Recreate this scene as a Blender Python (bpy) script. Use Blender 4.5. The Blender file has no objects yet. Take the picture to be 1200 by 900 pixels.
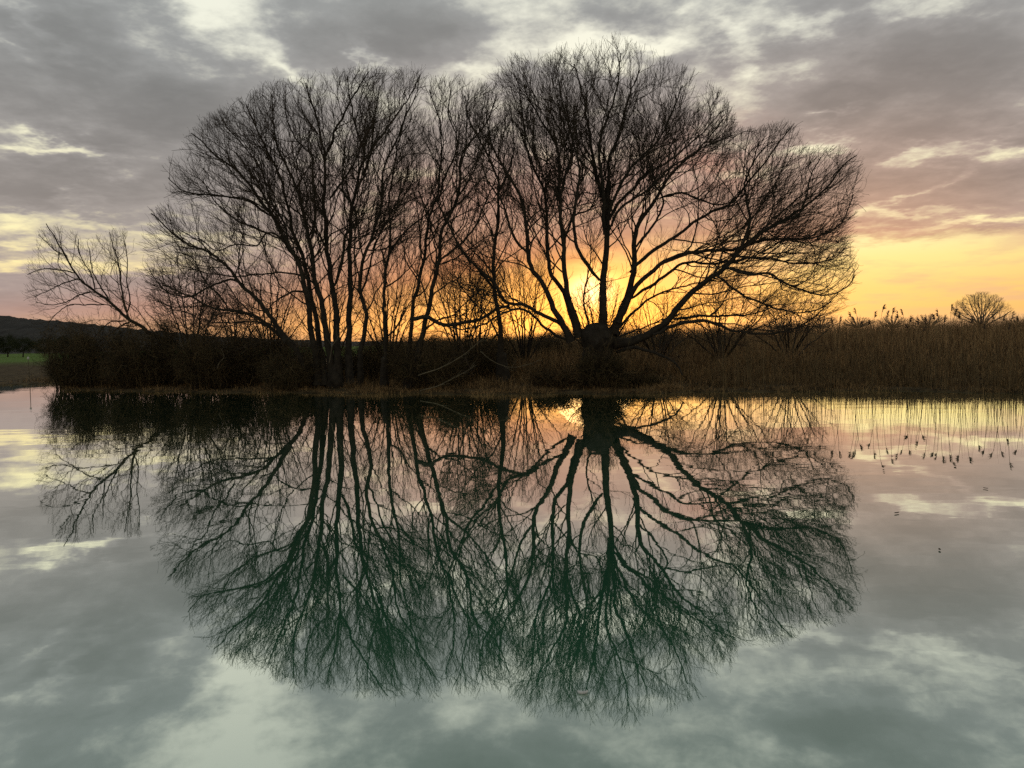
import bpy, math, random
import numpy as np
from math import radians as R, sin, cos, pi

rng = np.random.default_rng(11)
random.seed(5)
sc = bpy.context.scene
col = sc.collection

# ------------------------------------------------------------------ camera
F_PX, H_CAM = 901.0, 1.7
Q = -math.atan(50.0 / F_PX)
ROLL = R(1.22)
fw = np.array([0, cos(Q), sin(Q)])
r0 = np.array([1.0, 0, 0])
u0 = np.array([0, -sin(Q), cos(Q)])
cx_ = r0 * cos(ROLL) - u0 * sin(ROLL)
cy_ = r0 * sin(ROLL) + u0 * cos(ROLL)
CAM = np.array([0, 0, H_CAM])


def ray(px, py):
    d = cx_ * (px - 600) + cy_ * (450 - py) + fw * F_PX
    return d / np.linalg.norm(d)


def at(px, py, Y):
    d = ray(px, py)
    return CAM + d * (Y / d[1])


def on_water(px, py, z=0.0):
    d = ray(px, py)
    return CAM + d * ((z - H_CAM) / d[2])


def project(P):
    v = P - CAM
    zc = v @ fw
    return 600 + F_PX * (v @ cx_) / zc, 450 - F_PX * (v @ cy_) / zc


cam = bpy.data.cameras.new('camera')
cam.sensor_width = 36
cam.lens = F_PX / 1200 * 36
cam.clip_start, cam.clip_end = 0.05, 8000
co = bpy.data.objects.new('camera', cam)
col.objects.link(co)
import mathutils
m = mathutils.Matrix.Identity(4)
for i in range(3):
    m[i][0], m[i][1], m[i][2], m[i][3] = cx_[i], cy_[i], -fw[i], CAM[i]
co.matrix_world = m
sc.camera = co

# ------------------------------------------------------------------ object helpers


def tag(o, label=None, cat=None, group=None, kind=None):
    if label: o['label'] = label
    if cat: o['category'] = cat
    if group: o['group'] = group
    if kind: o['kind'] = kind
    return o


def empty(name, loc, label, cat, group=None):
    o = bpy.data.objects.new(name, None)
    o.empty_display_size = 0.3
    o.location = [float(c) for c in loc]
    col.objects.link(o)
    return tag(o, label, cat, group)


def link(me, name, mat, parent=None):
    o = bpy.data.objects.new(name, me)
    if mat: me.materials.append(mat)
    col.objects.link(o)
    if parent is not None: o.parent = parent
    return o


def raw_mesh(name, V, faces, smooth=True):
    """V (n,3); faces = list of int arrays (m,k), k = 3 or 4"""
    me = bpy.data.meshes.new(name)
    V = np.asarray(V, dtype=np.float32)
    me.vertices.add(len(V))
    me.vertices.foreach_set('co', V.ravel())
    idx = np.concatenate([f.ravel() for f in faces]).astype(np.int32)
    tot = np.concatenate([np.full(len(f), f.shape[1], dtype=np.int32) for f in faces])
    st = np.concatenate([[0], np.cumsum(tot)[:-1]]).astype(np.int32)
    me.loops.add(len(idx))
    me.loops.foreach_set('vertex_index', idx)
    me.polygons.add(len(tot))
    me.polygons.foreach_set('loop_start', st)
    me.polygons.foreach_set('loop_total', tot)
    me.polygons.foreach_set('use_smooth', np.full(len(tot), smooth))
    me.update(calc_edges=True)
    return me


def nrm(a):
    return a / np.maximum(np.linalg.norm(a, axis=-1, keepdims=True), 1e-9)


def tubes(P, rad, sides):
    """P (N,n,3), rad (N,n) -> verts, quads"""
    N, n, _ = P.shape
    T = np.empty_like(P)
    T[:, 1:-1] = P[:, 2:] - P[:, :-2]
    T[:, 0] = P[:, 1] - P[:, 0]
    T[:, -1] = P[:, -1] - P[:, -2]
    T = nrm(T)
    ref = np.where(np.abs(T[:, :1, 1:2]) < 0.75, np.array([0, 1.0, 0]), np.array([1.0, 0.0, 0.2]))
    u = nrm(np.cross(T, np.broadcast_to(ref, T.shape)))
    v = np.cross(T, u)
    a = np.arange(sides) * 2 * pi / sides
    V = P[:, :, None] + rad[:, :, None, None] * (u[:, :, None] * np.cos(a)[:, None] + v[:, :, None] * np.sin(a)[:, None])
    base = (np.arange(N)[:, None, None] * n + np.arange(n - 1)[None, :, None]) * sides
    k = np.arange(sides)[None, None]
    k2 = (k + 1) % sides
    q = np.stack([base + k, base + k2, base + sides + k2, base + sides + k], -1).reshape(-1, 4)
    return V.reshape(-1, 3), q


class MB:
    def __init__(self): self.V, self.F, self.n = [], [], 0

    def add(self, V, *faces):
        self.V.append(np.asarray(V))
        for f in faces: self.F.append(np.asarray(f) + self.n)
        self.n += len(V)

    def tubes(self, P, rad, sides): self.add(*tubes(P, rad, sides))

    def build(self, name, mat, parent=None, smooth=True):
        V = np.concatenate(self.V)
        if parent is not None: V = V - np.array(parent.location)
        return link(raw_mesh(name, V, self.F, smooth), name, mat, parent)


def lumps(P, s, seed):
    """cheap smooth pseudo noise in [-1,1]"""
    g = np.random.default_rng(seed)
    out = np.zeros(P.shape[:-1])
    for k in range(5):
        w = g.normal(size=3) * s * (1 + 0.7 * k)
        out += np.sin(P @ w + g.uniform(0, 6.28)) / (1 + 0.6 * k)
    return out / 2.4

# ------------------------------------------------------------------ materials


def srgb(r, g, b):
    f = lambda c: (c / 255 / 12.92) if c <= 10 else ((c / 255 + 0.055) / 1.055) ** 2.4
    return (f(r), f(g), f(b))


def mat(name, c1, c2, scale=6.0, rough=0.9, detail=5, bump=0.0, spec=0.2, rand=0.0):
    M = bpy.data.materials.new(name)
    M.use_nodes = True
    nt = M.node_tree
    b = nt.nodes['Principled BSDF']
    tc = nt.nodes.new('ShaderNodeTexCoord')
    nz = nt.nodes.new('ShaderNodeTexNoise')
    nz.inputs['Scale'].default_value = scale
    nz.inputs['Detail'].default_value = detail
    nz.inputs['Roughness'].default_value = 0.65
    cr = nt.nodes.new('ShaderNodeValToRGB')
    cr.color_ramp.elements[0].position, cr.color_ramp.elements[1].position = 0.32, 0.68
    cr.color_ramp.elements[0].color = (*c1, 1)
    cr.color_ramp.elements[1].color = (*c2, 1)
    nt.links.new(tc.outputs['Object'], nz.inputs['Vector'])
    fac = nz.outputs['Fac']
    if rand:                                     # every blade or leaf has its own tone
        ge = nt.nodes.new('ShaderNodeNewGeometry')
        ma = nt.nodes.new('ShaderNodeMath'); ma.operation = 'SUBTRACT'; ma.inputs[1].default_value = 0.5
        mm = nt.nodes.new('ShaderNodeMath'); mm.operation = 'MULTIPLY_ADD'; mm.inputs[1].default_value = rand
        nt.links.new(ge.outputs['Random Per Island'], ma.inputs[0])
        nt.links.new(ma.outputs[0], mm.inputs[0]); nt.links.new(nz.outputs['Fac'], mm.inputs[2])
        fac = mm.outputs[0]
    nt.links.new(fac, cr.inputs['Fac'])
    nt.links.new(cr.outputs['Color'], b.inputs['Base Color'])
    b.inputs['Roughness'].default_value = rough
    b.inputs['Specular IOR Level'].default_value = spec
    if bump:
        bp = nt.nodes.new('ShaderNodeBump')
        bp.inputs['Strength'].default_value = 0.8
        bp.inputs['Distance'].default_value = bump
        nt.links.new(nz.outputs['Fac'], bp.inputs['Height'])
        nt.links.new(bp.outputs['Normal'], b.inputs['Normal'])
    return M


BARK = mat('bark', (0.022, 0.017, 0.013), (0.055, 0.045, 0.032), 5.0, bump=0.03)
TWIG = mat('twig_bark', (0.035, 0.025, 0.018), (0.075, 0.052, 0.034), 3.0)
WILLOW_TWIG = mat('willow_twig', (0.05, 0.035, 0.022), (0.095, 0.065, 0.038), 2.0)
FAR_TWIG_HAZED = mat('far_twig_haze_tint', (0.13, 0.11, 0.095), (0.22, 0.185, 0.15), 0.5)  # distance haze painted into the bark colour, paler than the near twigs
REED = mat('dry_reed', (0.06, 0.031, 0.014), (0.52, 0.33, 0.155), 0.6, rand=.75)
REED_TALL = mat('reed_stem', (0.10, 0.07, 0.035), (0.20, 0.14, 0.07), 2.0)
HEAD = mat('reed_head', (0.07, 0.045, 0.03), (0.16, 0.11, 0.075), 14.0)
GRASS_DRY = mat('dead_grass', (0.04, 0.027, 0.013), (0.40, 0.25, 0.11), 0.9, rand=.55)
CANE = mat('bramble_cane', (0.025, 0.018, 0.010), (0.15, 0.105, 0.05), 1.0, rand=.7)
BLEACHED = mat('bleached_wood', (0.08, 0.064, 0.04), (0.19, 0.155, 0.10), 5.0)
LEAF = mat('bramble_leaf', (0.016, 0.017, 0.006), (0.075, 0.058, 0.020), 0.8, rand=.5)
LEAF_RUST = mat('withered_leaf', (0.03, 0.017, 0.008), (0.13, 0.068, 0.026), 0.8, rand=.5)
DARK_LEAF = mat('dark_evergreen_leaf', (0.020, 0.028, 0.012), (0.05, 0.055, 0.025), 0.7)
MUD = mat('mud', (0.02, 0.015, 0.01), (0.05, 0.038, 0.024), 2.0, bump=0.02)

# ------------------------------------------------------------------ shoreline and ground
SHX = np.array([-400, -60, -30, -24.6, -23.4, -22.0, -19.2, -13.3, -5.8, 0, 2.5, 7.8, 11.4, 13.9, 20, 60, 400])
SHY = np.array([30, 34, 37.5, 40.5, 40.0, 37.5, 33.0, 30.2, 26.6, 24.7, 24.0, 23.5, 22.5, 20.7, 17.5, 8, -60.0])


def shore(x):
    x = np.asarray(x, float)
    return np.interp(x, SHX, SHY) + 0.22 * np.sin(x * 1.3) + 0.12 * np.sin(x * 3.7 + 1) + 0.08 * np.sin(x * 7.9 + 2)


def ground_z(x, y):
    d = y - shore(x)
    z = np.where(d < 0, np.maximum(-1.2, d * 0.5), np.minimum(0.05, d * 0.16) + 0.022 * np.clip(d - 0.5, 0, 30))
    z = z + np.where(d > 0.4, 0.06 * np.sin(x * 0.9 + 0.5 * y) * np.clip(d, 0, 3) / 3, 0)
    return z


def grid_mesh(xs, ys, zf):
    X, Y = np.meshgrid(xs, ys)
    Z = zf(X, Y)
    V = np.stack([X, Y, Z], -1).reshape(-1, 3)
    nx, ny = len(xs), len(ys)
    i = (np.arange(ny - 1)[:, None] * nx + np.arange(nx - 1)[None]).ravel()
    return V, np.stack([i, i + 1, i + nx + 1, i + nx], -1)


xs = np.concatenate([np.linspace(-3000, -200, 25), np.linspace(-190, -42, 50), np.linspace(-40, 40, 330), np.linspace(42, 190, 50), np.linspace(200, 3000, 25)])
ys = np.concatenate([np.linspace(-100, 10, 20), np.linspace(11, 48, 190), np.linspace(50, 130, 60), np.linspace(140, 3500, 50)])
gm = bpy.data.materials.new('meadow_ground')
gm.use_nodes = True
nt = gm.node_tree
N_, L_ = nt.nodes.new, nt.links.new
geo = N_('ShaderNodeNewGeometry')
sep = N_('ShaderNodeSeparateXYZ'); L_(geo.outputs['Position'], sep.inputs[0])
nz = N_('ShaderNodeTexNoise'); nz.inputs['Scale'].default_value = 0.35; nz.inputs['Detail'].default_value = 8; nz.inputs['Roughness'].default_value = 0.7
L_(geo.outputs['Position'], nz.inputs['Vector'])
ad = N_('ShaderNodeMath'); ad.operation = 'MULTIPLY_ADD'; ad.inputs[1].default_value = 26.0
L_(nz.outputs['Fac'], ad.inputs[0]); L_(sep.outputs['Y'], ad.inputs[2])
mr = N_('ShaderNodeMapRange'); mr.inputs['From Min'].default_value = 72; mr.inputs['From Max'].default_value = 92
L_(ad.outputs[0], mr.inputs['Value'])
br = N_('ShaderNodeValToRGB')
br.color_ramp.elements[0].color = (0.035, 0.024, 0.012, 1); br.color_ramp.elements[1].color = (0.15, 0.105, 0.05, 1)
br.color_ramp.elements[0].position, br.color_ramp.elements[1].position = 0.35, 0.7
nz2 = N_('ShaderNodeTexNoise'); nz2.inputs['Scale'].default_value = 2.5; nz2.inputs['Detail'].default_value = 8
L_(geo.outputs['Position'], nz2.inputs['Vector']); L_(nz2.outputs['Fac'], br.inputs['Fac'])
gr = N_('ShaderNodeValToRGB')
gr.color_ramp.elements[0].color = (0.085, 0.155, 0.025, 1); gr.color_ramp.elements[1].color = (0.145, 0.23, 0.04, 1)
L_(nz.outputs['Fac'], gr.inputs['Fac'])
mx = N_('ShaderNodeMix'); mx.data_type = 'RGBA'
L_(mr.outputs[0], mx.inputs['Factor']); L_(br.outputs[0], mx.inputs['A']); L_(gr.outputs[0], mx.inputs['B'])
b = nt.nodes['Principled BSDF']
L_(mx.outputs['Result'], b.inputs['Base Color']); b.inputs['Roughness'].default_value = 0.95; b.inputs['Specular IOR Level'].default_value = 0.1
V, q = grid_mesh(xs, ys, ground_z)
g = MB(); g.add(V, q)
tag(g.build('ground', gm), kind='structure')

# ------------------------------------------------------------------ water
wm = bpy.data.materials.new('river_water')
wm.use_nodes = True
nt = wm.node_tree
nt.nodes.clear()
N_, L_ = nt.nodes.new, nt.links.new
out = N_('ShaderNodeOutputMaterial')
geo = N_('ShaderNodeNewGeometry')
mp = N_('ShaderNodeMapping'); mp.inputs['Scale'].default_value = (0.55, 1.0, 1.0); mp.inputs['Rotation'].default_value = (0, 0, R(8))
L_(geo.outputs['Position'], mp.inputs[0])
n1 = N_('ShaderNodeTexNoise'); n1.inputs['Scale'].default_value = 1.1; n1.inputs['Detail'].default_value = 2.5; n1.inputs['Roughness'].default_value = 0.45
n2 = N_('ShaderNodeTexNoise'); n2.inputs['Scale'].default_value = 7.0; n2.inputs['Detail'].default_value = 2
n3 = N_('ShaderNodeTexNoise'); n3.inputs['Scale'].default_value = 0.16; n3.inputs['Detail'].default_value = 2
for n in (n1, n2, n3): L_(mp.outputs[0], n.inputs['Vector'])
pm = N_('ShaderNodeMapRange'); pm.inputs['From Min'].default_value = 0.38; pm.inputs['From Max'].default_value = 0.66
pm.inputs['To Min'].default_value = 0.12; pm.inputs['To Max'].default_value = 0.8
L_(n3.outputs['Fac'], pm.inputs['Value'])
m2 = N_('ShaderNodeMath'); m2.operation = 'MULTIPLY'; m2.inputs[1].default_value = 0.055
L_(n2.outputs['Fac'], m2.inputs[0])
s1 = N_('ShaderNodeMath'); s1.operation = 'ADD'; L_(n1.outputs['Fac'], s1.inputs[0]); L_(m2.outputs[0], s1.inputs[1])
s2 = N_('ShaderNodeMath'); s2.operation = 'MULTIPLY'; L_(s1.outputs[0], s2.inputs[0]); L_(pm.outputs[0], s2.inputs[1])
bp = N_('ShaderNodeBump'); bp.inputs['Strength'].default_value = 1.0; bp.inputs['Distance'].default_value = 0.005
L_(s2.outputs[0], bp.inputs['Height'])
df = N_('ShaderNodeBsdfDiffuse'); df.inputs['Color'].default_value = (0.042, 0.215, 0.11, 1)
gl = N_('ShaderNodeBsdfGlossy'); gl.inputs['Color'].default_value = (0.97, 1.0, 0.98, 1); gl.inputs['Roughness'].default_value = 0.012
L_(bp.outputs[0], gl.inputs['Normal'])
lw = N_('ShaderNodeLayerWeight'); lw.inputs['Blend'].default_value = 0.5
fm = N_('ShaderNodeMapRange'); fm.inputs['From Min'].default_value = 0.50; fm.inputs['From Max'].default_value = 0.91
fm.inputs['To Min'].default_value = 0.45; fm.inputs['To Max'].default_value = 0.97
L_(lw.outputs['Facing'], fm.inputs['Value'])
ms = N_('ShaderNodeMixShader')
L_(fm.outputs[0], ms.inputs[0]); L_(df.outputs[0], ms.inputs[1]); L_(gl.outputs[0], ms.inputs[2])
L_(ms.outputs[0], out.inputs['Surface'])
g = MB()
g.add(np.array([[-3000, -60, 0], [3000, -60, 0], [3000, 3000, 0], [-3000, 3000, 0.0]]) * np.array([1, 1, 1]), np.array([[0, 1, 2, 3]]))
tag(g.build('water', wm), kind='structure')

# ------------------------------------------------------------------ tree builder


def catmull(pts, step=0.22):
    pts = np.asarray(pts, float)
    p = np.vstack([2 * pts[0] - pts[1], pts, 2 * pts[-1] - pts[-2]])
    out = []
    for i in range(1, len(p) - 2):
        n = max(2, int(np.linalg.norm(p[i + 1] - p[i]) / step))
        t = np.linspace(0, 1, n, endpoint=False)[:, None]
        a, b_, c, d = p[i - 1], p[i], p[i + 1], p[i + 2]
        out.append(0.5 * ((2 * b_) + (c - a) * t + (2 * a - 5 * b_ + 4 * c - d) * t ** 2 + (3 * b_ - a - 3 * c + d) * t ** 3))
    out.append(p[-2][None])
    return np.vstack(out)


def raster(poly, step=3):
    poly = np.asarray(poly, float)
    gx = np.arange(-60, 1330, step); gy = np.arange(-60, 560, step)
    X, Y = np.meshgrid(gx, gy)
    ins = np.zeros(X.shape, bool)
    for (x1, y1), (x2, y2) in zip(poly, np.roll(poly, -1, 0)):
        c = ((y1 > Y) != (y2 > Y)) & (X < (x2 - x1) * (Y - y1) / (y2 - y1 + 1e-9) + x1)
        ins ^= c
    return ins


class Crown:
    """the volume a crown fills: the outline seen from the river, and a depth that narrows towards it"""

    def __init__(self, poly, D, depth):
        self.ins, self.D, self.depth = raster(poly), D, depth
        self.c = np.mean(np.asarray(poly, float), 0)

    def inside(self, P, k):
        px, py = project(P)
        px = self.c[0] + (px - self.c[0]) * k; py = self.c[1] + (py - self.c[1]) * k
        i = np.clip(((py + 60) / 3).astype(int), 0, self.ins.shape[0] - 1)
        j = np.clip(((px + 60) / 3).astype(int), 0, self.ins.shape[1] - 1)
        return self.ins[i, j] & (np.abs(P[:, 1] - self.D) < self.depth * k)


def grow(P0, D0, L, n, crown, focus, flow=0.12, up=0.06, wig=0.16, g=rng):
    """vectorised shoots: start points, directions and lengths -> (N,n,3) paths, cut where they leave the crown"""
    N = len(P0)
    P = np.empty((N, n, 3)); P[:, 0] = P0
    d = D0.copy()
    ok = np.ones(N, bool); k = 1 + g.normal(-0.01, 0.028, N)
    last = np.full(N, n - 1.0)
    st = L / (n - 1)
    bend = g.normal(0, 1, (N, 3)) * wig * 0.5
    for i in range(1, n):
        fl = nrm(P[:, i - 1] - focus)
        d = nrm(d + flow * fl + np.array([0, 0, up]) + bend + g.normal(0, wig, (N, 3)))
        P[:, i] = P[:, i - 1] + d * st[:, None]
        inn = crown.inside(P[:, i], k) if crown is not None else np.ones(N, bool)
        new = ok & ~inn
        last[new] = np.maximum(0.35, i - 0.6 + g.uniform(-.4, .4, new.sum()))
        ok &= inn
    t = np.linspace(0, 1, n)[None] * last[:, None]
    i0 = np.minimum(t.astype(int), n - 2)
    f = (t - i0)[..., None]
    r = np.arange(N)[:, None]
    return P[r, i0] * (1 - f) + P[r, i0 + 1] * f, L * last / (n - 1)


def spawn(paths, rads, lens, spacing, f0, ang, angs, g=rng, minlen=0.0):
    """places along paths (N,n,3): returns start points, directions, remaining length, parent radius"""
    N, n, _ = paths.shape
    cnt = np.maximum(1, (lens * (1 - f0) / spacing + g.uniform(0, 1, N)).astype(int))
    cnt[lens < minlen] = 0
    idx = np.repeat(np.arange(N), cnt)
    first = np.concatenate([[0], np.cumsum(cnt)[:-1]])
    k = np.arange(len(idx)) - first[idx]
    f = f0 + (1 - f0) * ((k + g.uniform(0.1, 0.9, len(idx))) / cnt[idx]) ** 0.8
    f = np.clip(f, 0.02, 0.985)
    t = f * (n - 1); i0 = np.minimum(t.astype(int), n - 2); w = (t - i0)[:, None]
    p = paths[idx, i0] * (1 - w) + paths[idx, i0 + 1] * w
    rr = rads[idx, i0] * (1 - w[:, 0]) + rads[idx, i0 + 1] * w[:, 0]
    T = nrm(paths[idx, i0 + 1] - paths[idx, i0])
    rnd = g.normal(size=T.shape)
    s = nrm(np.cross(T, rnd))
    a = np.radians(g.normal(ang, angs, len(idx)))[:, None]
    return p, nrm(T * np.cos(a) + s * np.sin(a)), lens[idx] * (1 - f), rr


def taper(N, n, r0_, r1_, pw=0.8):
    t = np.linspace(0, 1, n)[None] ** pw
    return np.asarray(r0_).reshape(-1, 1) * (1 - t) + np.asarray(r1_).reshape(-1, 1) * t


def make_tree(name, label, base, D, trunk, limbs, poly, depth, focus_px, seed, bark=BARK, twig=TWIG, group=None,
              dens=1.0, thick=1.0, lenk=1.0, levels=3, f0=0.25, cat='tree', upk=1.0):
    g = np.random.default_rng(seed)
    root = empty(name, base, label, cat, group)
    crown = Crown(poly, D, depth)
    focus = at(focus_px[0], focus_px[1], D)
    s = D / F_PX
    if trunk:
        tp = catmull([at(x, y, D) for x, y, w in trunk], 0.05)
        ws = np.array([w for _, _, w in trunk]) * s / 2
        hz = np.array([at(x, y, D)[2] for x, y, w in trunk]); tr = np.interp(tp[:, 2], hz, ws)
        V, q = tubes(tp[None], tr[None], 64)
        V = V + nrm(V - np.repeat(tp, 64, 0)) * ((lumps(V, 3.0, seed) * .26 + lumps(V * [1, 1, .25], 8.0, seed + 1) * .16 + lumps(V, 14.0, seed + 2) * .06)[:, None] * np.repeat(tr, 64)[:, None])
        n = len(V)
        mb = MB(); mb.add(np.vstack([V, tp[-1] + [0, 0, 0.1]]), q, np.array([[n - 64 + i, n - 64 + (i + 1) % 64, n] for i in range(64)]))
        mb.build('trunk', bark, root)
    allP, allR, allL = [], [], []
    NR = 40
    for li, (pts, w0, w1, dy) in enumerate(limbs):
        n = len(pts)
        arc = np.concatenate([[0], np.cumsum([math.dist(pts[i], pts[i + 1]) for i in range(n - 1)])])
        arc = arc / arc[-1]
        P = catmull([at(x, y, D + dy[0] + (dy[1] - dy[0]) * a ** 0.9) for (x, y), a in zip(pts, arc)], 0.2)
        seg = np.concatenate([[0], np.cumsum(np.linalg.norm(np.diff(P, axis=0), axis=1))])
        t = np.linspace(0, seg[-1], NR)
        P = np.stack([np.interp(t, seg, P[:, k]) for k in range(3)], -1)
        jit = np.cumsum(g.normal(0, 0.015 * min(1, s / .03) * (seg[-1] / 8 + .3), P.shape), 0); jit -= np.linspace(0, 1, NR)[:, None] * jit[-1]
        P = P + jit
        r = np.linspace(0, 1, NR) ** 0.72
        r = (w0 * .76 * (1 - r) + w1 * .8 * r) * s / 2 * thick
        tt = np.linspace(0, 1, NR)
        r = r * (1 + .4 * np.exp(-tt / .04) if w0 >= 8 else np.clip(.55 + .45 * tt / .1, 0, 1))
        mb = MB(); mb.tubes(P[None], r[None], 9); mb.build('limb', bark, root)
        allP.append(P); allR.append(r); allL.append(seg[-1])
    P, Rr, Ln = np.array(allP), np.array(allR), np.array(allL)
    mb = MB()
    if trunk and len(trunk) > 6:                  # whiskers of water shoots on the pollard head
        p, d, rem, pr = spawn(tp[None], tr[None], np.array([3.0]), .012, .35, 60, 20, g)
        p = p + d * pr[:, None] * .8
        P2, L2 = grow(p, d, g.uniform(.3, 1.1, len(p)), 7, None, focus, .05, .16, .16, g)
        mb.tubes(P2, taper(len(P2), 7, np.full(len(P2), .009), np.full(len(P2), .004)), 4)
    spec = [  # spacing, f0, angle, spread, len factor, len const, points, radius factor, max radius, tip radius, sides
        (0.31, f0 + .05, 37, 12, 0.52, 1.05, 14, 0.60, 0.032, 0.0046, 5),
        (0.24, 0.18, 34, 12, 0.46, 0.50, 9, 0.60, 0.012, 0.0036, 4),
        (0.16, 0.2, 33, 13, 0.45, 0.28, 5, 0.70, 0.0062, 0.0027, 3),
        (0.16, 0.2, 34, 13, 0.4, 0.16, 4, 0.75, 0.006, 0.0034, 3),
    ][:levels]
    for lv, (sp, f_0, ang, an, lk, lc, n, rk, rmax, rt, sides) in enumerate(spec):
        p, d, rem, pr = spawn(P, Rr, Ln, sp / dens, f_0, ang, an, g, 0.25 if lv > 1 else 0)
        L = (rem * lk + lc * lenk) * g.uniform(0.6, 1.3, len(p))
        P2, L2 = grow(p, d, L, n, crown, focus, flow=0.09 + 0.05 * lv, up=(0.04 + 0.03 * lv) * upk, wig=0.19 - .02 * lv, g=g)
        keep = (L2 > 0.12) & ~((L2 < .5 * L) & (g.uniform(0, 1, len(L)) < .6))
        P2, L2, pr = P2[keep], L2[keep], pr[keep]
        ra = np.minimum(pr * rk, np.minimum(rmax * thick, 0.004 + 0.0085 * L2 * thick))
        R2 = taper(len(P2), n, np.maximum(ra, rt * thick * 1.15), np.full(len(P2), rt * thick))
        mb.tubes(P2, R2, sides)
        # leaders keep growing past the limb ends too
        P, Rr, Ln = P2, R2, L2
    # leaders: sprays from the limb ends
    o = mb.build('crown', twig, root)
    return root


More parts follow.
